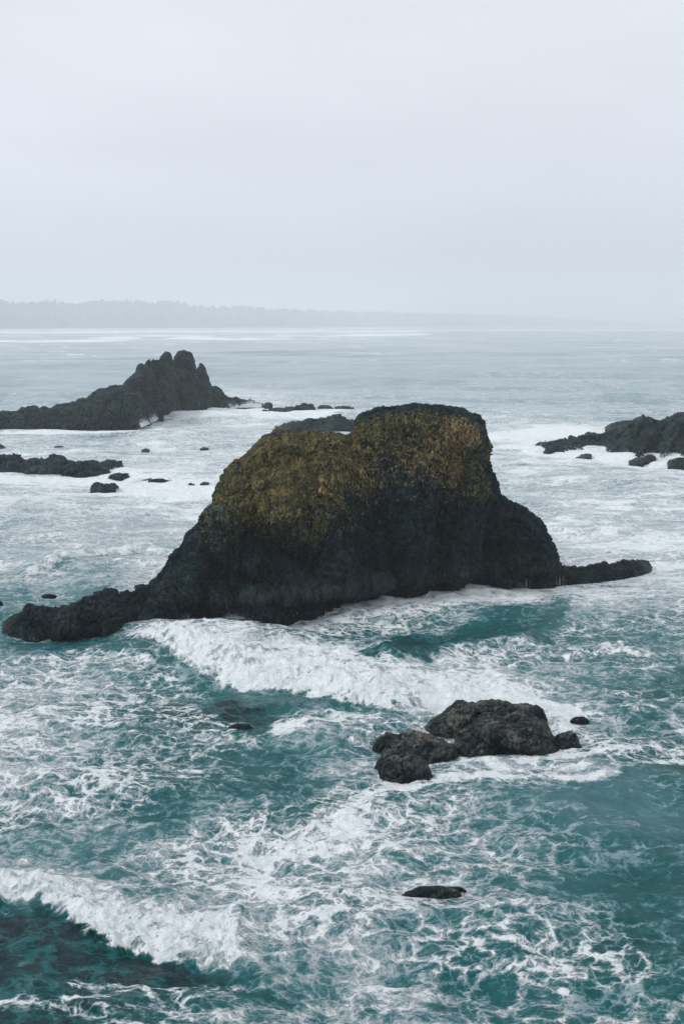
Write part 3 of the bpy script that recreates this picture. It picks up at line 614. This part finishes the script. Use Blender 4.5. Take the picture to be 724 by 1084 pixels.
# rounded boulders near the camera
def lobe(uL, uR, vT, vB, depth=.8, sink=.35, seed=0, lean=0.0, n=150, amp=1.0, drop=0.0):
    uc = (uL + uR) / 2; _, yF = ground(uc, vB); yF = float(yF)
    xL, _z = at_depth(uL, vB, yF); xR, _z = at_depth(uR, vB, yF); w = float(xR - xL); b = depth * w / 2; yc = yF + b
    xc = float((xL + xR) / 2) * yc / yF; u0, v0 = project(xc, yc, 0.0); dist = math.hypot(yc, CAM_H)
    m = (float(v0) - vT) * dist / FPX; sdl = CAM_H / dist; cdl = yc / dist
    if m < b * sdl + .15: b *= .6; yc = yF + b; u0, v0 = project(xc, yc, 0.0); m = max((float(v0) - vT) * dist / FPX, b * sdl + .15)
    hz = math.sqrt(max(m * m - (b * sdl) ** 2, .05)) / cdl
    th = np.linspace(0, 2 * math.pi, n * 2, endpoint=False); ph = np.linspace(-.75, math.pi / 2, n)
    PH, TH = np.meshgrid(ph, th, indexing='ij'); c = np.cos(PH) ** .85
    d = np.stack([c * np.cos(TH), c * np.sin(TH), np.sin(PH)], -1).reshape(-1, 3)
    P = d * np.array([w / 2, b, hz]); P[:, 0] += lean * P[:, 2]; Nn = d / np.array([w / 2, b, hz]); Nn /= np.linalg.norm(Nn, axis=1)[:, None]
    q = (P + seed * 9.1).astype(np.float32); wq = q + np.stack([fbm(q * .5 + k * 20, 3) for k in range(3)], 1) * .5
    rot = np.array([[.8, .5, .33], [-.55, .83, .05], [-.25, -.22, .94]], np.float32); wr = (wq @ rot) * np.array([.45, 1.0, .8], np.float32)
    d1, d2, rv = voro(wr * .8); d3, d4, rw = voro(wr * 2.1 + 5)
    k = min(1, w / 4)
    dd = fbm(wq * .45, 3) * .45 * k + (rv - .5) * .26 * k - .16 * k * np.exp(-(d2 - d1) / .10) + (ridged(wr * .55 + 4, 3, .5) - .9) * .16 * k + (rw - .5) * .05 * k - .03 * np.exp(-(d4 - d3) / .1) + fbm(q * 3.5, 4, .6) * .05
    P = P + Nn * (dd * amp)[:, None]; P += np.array([xc, yc, 0.12 - drop])
    lich = .85 * fbm(q * .7, 3) + .5 * Nn[:, 2] + .12; 
    return P, grid_faces(n, 2 * n, True), lich * smooth(.1, .7, P[:, 2])
def boulder(name, lobes, label, cat='boulder', group=None, mat=None):
    V, F, L, off = [], [], [], 0
    for a in lobes:
        P, f, l = lobe(*a[:4], **(a[4] if len(a) > 4 else {})); V.append(P); F.append(f + off); L.append(l); off += len(P)
    V = np.concatenate(V); o = make_mesh(name, V, np.concatenate(F), mat or M_NEAR, dict(lichen=np.concatenate(L), warm=np.zeros(len(V))))
    return tag(o, label, cat, group)
boulder('sea_rock', [(279, 289, 426, 430.5, dict(seed=31, depth=.7, n=60, amp=.25))], 'small dark block at the right end of the thin wet ledge, amid white spray', 'rock', None, M_FAR)
boulder('sea_rock', [(44, 61, 629.6, 633.2, dict(seed=41, depth=.35, n=60, amp=.5))], 'flat black rock tip in grey water just above the left spit', 'rock', None, M_NEAR)
boulder('sea_rock', [(-9, 4, 636, 642, dict(seed=42, depth=.5, n=60, amp=.5))], 'black rock cut by the left edge above the spit tip', 'rock', None, M_NEAR)
boulder('sea_rock', [(58, 70, 563, 568, dict(seed=43, depth=.5, n=60, amp=.5)), (66, 78, 563.6, 568, dict(seed=44, depth=.5, n=60, amp=.5))], 'small black double humped rock alone in the water at left', 'rock', None, M_NEAR)
G_CL = 'wave washed rocks of the foreground cluster'
boulder('rock_outcrop', [(450, 497, 747, 784, dict(seed=1, depth=1.2, lean=.55)), (476, 546, 743.5, 776, dict(seed=2, depth=.8)), (474, 526, 760, 806, dict(seed=3, depth=1.0, lean=.5)),
    (506, 591, 762, 804, dict(seed=4, depth=.55, n=190, lean=.2)), (536, 580, 746, 772, dict(seed=5, depth=.8)), (512, 588, 756, 788, dict(seed=12, depth=.5))],
    'largest foreground outcrop, mottled black and brown with several humps', 'rock outcrop', G_CL)
boulder('boulder', [(405, 484, 777, 812, dict(seed=6, depth=.75)), (394, 434, 777, 803, dict(seed=7, depth=.7))], 'smooth rounded boulder left of the largest outcrop, above the lowest one', 'boulder', G_CL)
boulder('boulder', [(397, 458, 803, 835, dict(seed=8, depth=.7)), (394, 424, 799, 824, dict(seed=9, depth=.7))], 'lowest and leftmost boulder of the foreground cluster, nearest the camera', 'boulder', G_CL)
boulder('boulder', [(581, 617, 774, 798, dict(seed=10, depth=.7, n=110))], 'single black boulder off the right end of the largest outcrop', 'boulder', G_CL)
boulder('boulder', [(602, 623, 760, 768, dict(seed=11, depth=.5, n=70, amp=.6))], 'tiny black wedge of rock farthest right behind the foreground cluster', 'boulder', G_CL)
boulder('sea_rock', [(424, 488, 940, 953, dict(seed=13, depth=.2, lean=.1, amp=.45, drop=.1)), (462, 496, 938, 948, dict(seed=14, depth=.2, amp=.4, drop=.12))], 'flat dark rock barely above water, alone in the lower middle', 'rock')
boulder('sea_rock', [(240, 272, 767, 776, dict(seed=15, depth=.25, amp=.5, n=80, drop=.08))], 'nearly submerged black rock in rippled water below the breaking wave', 'rock', None, M_FAR)
boulder('sea_rock', [(254, 284, 748, 755, dict(seed=16, depth=.2, amp=.5, n=80, drop=.18))], 'barely awash black rock tip closest under the lip of the breaking wave', 'rock', None, M_FAR)

# ------------------------------------------------------------------ far coast
def build_coast():
    sky_pts = [(-700, 318), (-300, 314), (-100, 317), (0, 318), (25, 319), (50, 321), (80, 320), (95, 323), (120, 319), (150, 319), (172, 322), (190, 318), (203, 320), (215, 324), (240, 326), (265, 325), (290, 328), (340, 329), (380, 330), (420, 331), (470, 332), (520, 334), (580, 337), (640, 341), (700, 344), (900, 345), (1200, 345)]
    n = 900; u = np.linspace(-700, 1200, n); Y = np.interp(u, [-700, 0, 300, 600, 1200], [8600, 9400, 12000, 21000, 33000])
    v = np.interp(u, [a for a, _ in sky_pts], [b for _, b in sky_pts]) + 1.3
    x0 = (u - 362) / (CT * FPX) * Y
    _, zt = at_depth(u, v, Y + 500); rows = []
    prof = [(0, 0.0), (.02, .10), (.1, .18), (.3, .45), (.55, .72), (.8, .93), (1, 1), (1.5, .8), (2.4, .2), (3, -.1)]
    rows.append(np.stack([x0, Y - 30, np.full(n, -3)], 1))
    T = np.linspace(0, 3, 50)
    for t in T:
        zf = np.interp(t, [p[0] for p in prof], [p[1] for p in prof]); P = np.stack([x0 * (1 + .1 * t), Y + 500 * t, zt * zf], 1)
        P[:, 2] += fbm(P.astype(np.float32) * .004, 3) * 9 * min(1, t * 3); rows.append(P)
    V = np.concatenate(rows); mh = mat_plain('wooded_ground', (.035, .06, .04), (.08, .10, .07), .01)
    o = make_mesh('hills', V, grid_faces(51, n), mh); tag(o, kind='structure')
    # woods on the hills: crowns of conifers and rounder trees in one mass
    rs = np.random.RandomState(5); vs_, fs_ = [], []; off = 0
    ring = 6; ang = np.linspace(0, 2 * math.pi, ring, endpoint=False)
    grid = np.stack(rows[1:], 0)
    for k in range(9000):
        i = rs.randint(2, 24) if k % 3 else rs.randint(14, 19); j = rs.randint(0, n); p = grid[i, j] + np.array([rs.uniform(-8, 8), rs.uniform(-15, 15), 0])
        if rs.rand() > .5 + .5 * math.sin(j * .21) * math.sin(j * .053 + i): h = rs.uniform(8, 16)
        else: h = rs.uniform(14, 34)
        w = h * rs.uniform(.25, .55); con = rs.rand() < .45
        prof_ = [(0, .25), (.15, .9), (.45, .75 if con else 1.05), (.75, .38 if con else .8), (.98, .04 if con else .3)]
        for zf, wf in prof_:
            rr = w * wf * rs.uniform(.75, 1.25, ring); vs_.append(np.stack([p[0] + rr * np.cos(ang), p[1] + rr * np.sin(ang), np.full(ring, p[2] - 2 + h * zf) + rs.uniform(-.6, .6, ring)], 1))
        fs_.append(grid_faces(5, ring, True) + off); off += 5 * ring
    o = make_mesh('forest', np.concatenate(vs_), np.concatenate(fs_), mat_plain('far_foliage', (.025, .055, .035), (.055, .085, .05), .02)); tag(o, 'hazy conifer woods along the far coast', None, None, 'stuff')
    # houses on the shore hills
    mwall = mat_plain('pale_house_wall', (.55, .55, .53), (.7, .7, .68), .3); mroof = mat_plain('grey_roof', (.12, .12, .13), (.2, .2, .2), .3)
    mwin = mat_plain('dark_glass', (.03, .04, .05), (.05, .06, .07), .3, .2)
    spots = [(90, 6, None), (99, 12, None), (147, 8, None), (188, 7, None), (231, 6, None), (238, 8, None), (247, 9, None), (253, 7, None),
             (287, 12, None), (296, 13, None), (372, 10, None), (452, 10, None), (466, 12, None), (585, 11, None)]
    def box(cx, cy, z0, a, b, h):
        return np.array([(cx + i * a, cy + j * b, z0 + k * h) for k in (0, 1) for i, j in ((-1, -1), (1, -1), (1, 1), (-1, 1))])
    bf = np.array([(0, 3, 2, 1), (4, 5, 6, 7), (0, 1, 5, 4), (1, 2, 6, 5), (2, 3, 7, 6), (3, 0, 4, 7)])
    spots.sort(); seen = [0] * 4; totals = [sum(lo <= q[0] < hi for q in spots) for lo, hi in ((0, 130), (130, 260), (260, 500), (500, 900))]
    ORD = ['first', 'second', 'third', 'fourth', 'fifth', 'sixth']
    for k, (pu, row, lab) in enumerate(spots):
        j = int(np.argmin(np.abs(project(grid[row, :, 0], grid[row, :, 1], grid[row, :, 2])[0] - pu))); c = grid[row, j]
        w, d, h = rs.uniform(9, 17), 7, rs.uniform(6, 9); em = bpy.data.objects.new('house', None); COL.objects.link(em); em.location = tuple(c)
        make_mesh('wall', box(0, 0, -3, w, d, h + 3), bf, mwall, parent=em, smooth_shade=False)
        rv = np.array([(-w - 1, -d - 1, h), (w + 1, -d - 1, h), (w + 1, d + 1, h), (-w - 1, d + 1, h), (-w - 1, 0, h + 4), (w + 1, 0, h + 4)])
        rf = np.array([(0, 1, 5, 4), (2, 3, 4, 5), (0, 4, 3, 3), (1, 2, 5, 5)])
        make_mesh('roof', np.concatenate([rv, rv[:4] - [0, 0, .4]]), np.concatenate([rf[:2], [(0, 3, 2, 1)], [(6, 7, 8, 9)], [(0, 6, 7, 1)]]), mroof, parent=em, smooth_shade=False)
        for q in (-.5, .5): make_mesh('window', box(q * w, -d - .05, h * .35, 1.6, .1, 2.2), bf, mwin, parent=em, smooth_shade=False)
        place_id = 0 if pu < 130 else 1 if pu < 260 else 2 if pu < 500 else 3; seen[place_id] += 1
        place = ('on the far hillside above the distant stack' if 130 < pu < 260 else 'on the far shore left of the distant stack' if pu < 130 else 'on the far shore above the big stack' if pu < 500 else 'on the far shore at right')
        place = ('on the hazy hillside above the distant stack' if place_id == 1 else 'on the hazy shore left of the distant stack' if place_id == 0 else 'on the hazy shore above the big stack' if place_id == 2 else 'on the hazy shore at far right')
        tag(em, ('tiny pale house ' if totals[place_id] == 1 else ORD[seen[place_id] - 1] + ' tiny house from left ') + place, 'house', 'houses ' + place)
build_coast()

# ------------------------------------------------------------------ spray thrown up where waves break
def build_spray():
    rs = np.random.RandomState(11); C, S = [], []
    def burst(u0, v0, u1, v1, n, height, depth, size):
        t = rs.rand(n); uu = u0 + (u1 - u0) * t; vv = v0 + (v1 - v0) * t; x, y = ground(uu, vv)
        clump = np.clip(perlin(np.stack([x * .8, y * .8, np.zeros(n)], 1)) + .55, .1, 1.3)
        z = rs.exponential(height * .35, n) * clump; x = x + rs.normal(0, .25, n) + z * .15 * rs.normal(size=n); y = y + rs.normal(0, depth, n)
        C.append(np.stack([x, y, z], 1)); S.append(size * rs.uniform(.4, 1.2, n) * np.clip(1.2 - z / (height * 2), .25, 1))
    burst(172, 437, 210, 437, 5720, 3.15, 1.2, 0.136); burst(240, 431, 276, 431, 5720, 2.24, 1.5, 0.124); burst(225, 433, 250, 432, 2640, 1.75, 1, 0.124); burst(152, 451, 168, 443, 1980, 1.4, 1, 0.112)
    burst(640, 483, 700, 487, 3300, 1.4, 1, 0.087); burst(567, 478, 640, 479, 2640, 1.05, 1, 0.087); burst(700, 488, 760, 490, 1980, 2.1, 1, 0.087)
    burst(455, 752, 520, 742, 4840, 0.63, .35, 0.025); burst(520, 742, 600, 752, 5720, 0.7, .4, 0.025)
    burst(150, 668, 215, 698, 9240, 1.12, .5, 0.031); burst(215, 700, 300, 720, 9240, 1.05, .5, 0.031); burst(300, 722, 400, 742, 7700, 0.84, .5, 0.031); burst(400, 742, 460, 750, 3960, 0.63, .4, 0.028)
    burst(160, 660, 205, 657, 3960, 0.91, .5, 0.031); burst(0, 950, 120, 978, 6600, 0.49, .3, 0.016); burst(120, 978, 285, 1004, 9240, 0.63, .3, 0.016)
    burst(120, 520, 150, 508, 3300, 1.12, 1, 0.062); burst(235, 657, 560, 625, 3520, 0.42, .4, 0.028)
    burst(150, 452, 175, 440, 4000, 2.6, 1.2, .10); burst(236, 656, 400, 640, 5000, .9, .4, .03)
    C = np.concatenate(C); S = np.concatenate(S); n = len(C)
    dirs = np.array([(1, 0, 0), (-1, 0, 0), (0, 1, 0), (0, -1, 0), (0, 0, 1), (0, 0, -1)], float)
    f = np.array([(4, 0, 2), (4, 2, 1), (4, 1, 3), (4, 3, 0), (5, 2, 0), (5, 1, 2), (5, 3, 1), (5, 0, 3)])
    V = (C[:, None, :] + dirs[None] * S[:, None, None] * rs.uniform(.6, 1.3, (n, 6, 1))).reshape(-1, 3)
    F = (f[None] + (np.arange(n) * 6)[:, None, None]).reshape(-1, 3)
    o = make_mesh('sea_spray', V, F, mat_plain('white_spray', (.8, .84, .87), (.88, .9, .92), 1, .6)); tag(o, 'white spray flying off breaking waves', None, None, 'stuff')
build_spray()

# ------------------------------------------------------------------ haze
def build_haze():
    x0, x1, y0, y1, z0, z1 = -40000, 40000, -4000, 39000, -6, 330
    v = [(x, y, z) for z in (z0, z1) for x, y in ((x0, y0), (x1, y0), (x1, y1), (x0, y1))]
    f = np.array([(0, 3, 2, 1), (4, 5, 6, 7), (0, 1, 5, 4), (1, 2, 6, 5), (2, 3, 7, 6), (3, 0, 4, 7)])
    m = bpy.data.materials.new('sea_haze'); m.use_nodes = True; nt = m.node_tree; nt.nodes.clear()
    out = nt.nodes.new('ShaderNodeOutputMaterial'); vol = nt.nodes.new('ShaderNodeVolumePrincipled')
    vol.inputs['Color'].default_value = (.915, .957, 1.0, 1); vol.inputs['Density'].default_value = 0.00015; vol.inputs['Anisotropy'].default_value = 0.0
    nt.links.new(vol.outputs[0], out.inputs['Volume'])
    o = make_mesh('haze', np.array(v, float), f, m, smooth_shade=False); tag(o, 'pale sea haze', None, None, 'stuff')
build_haze()
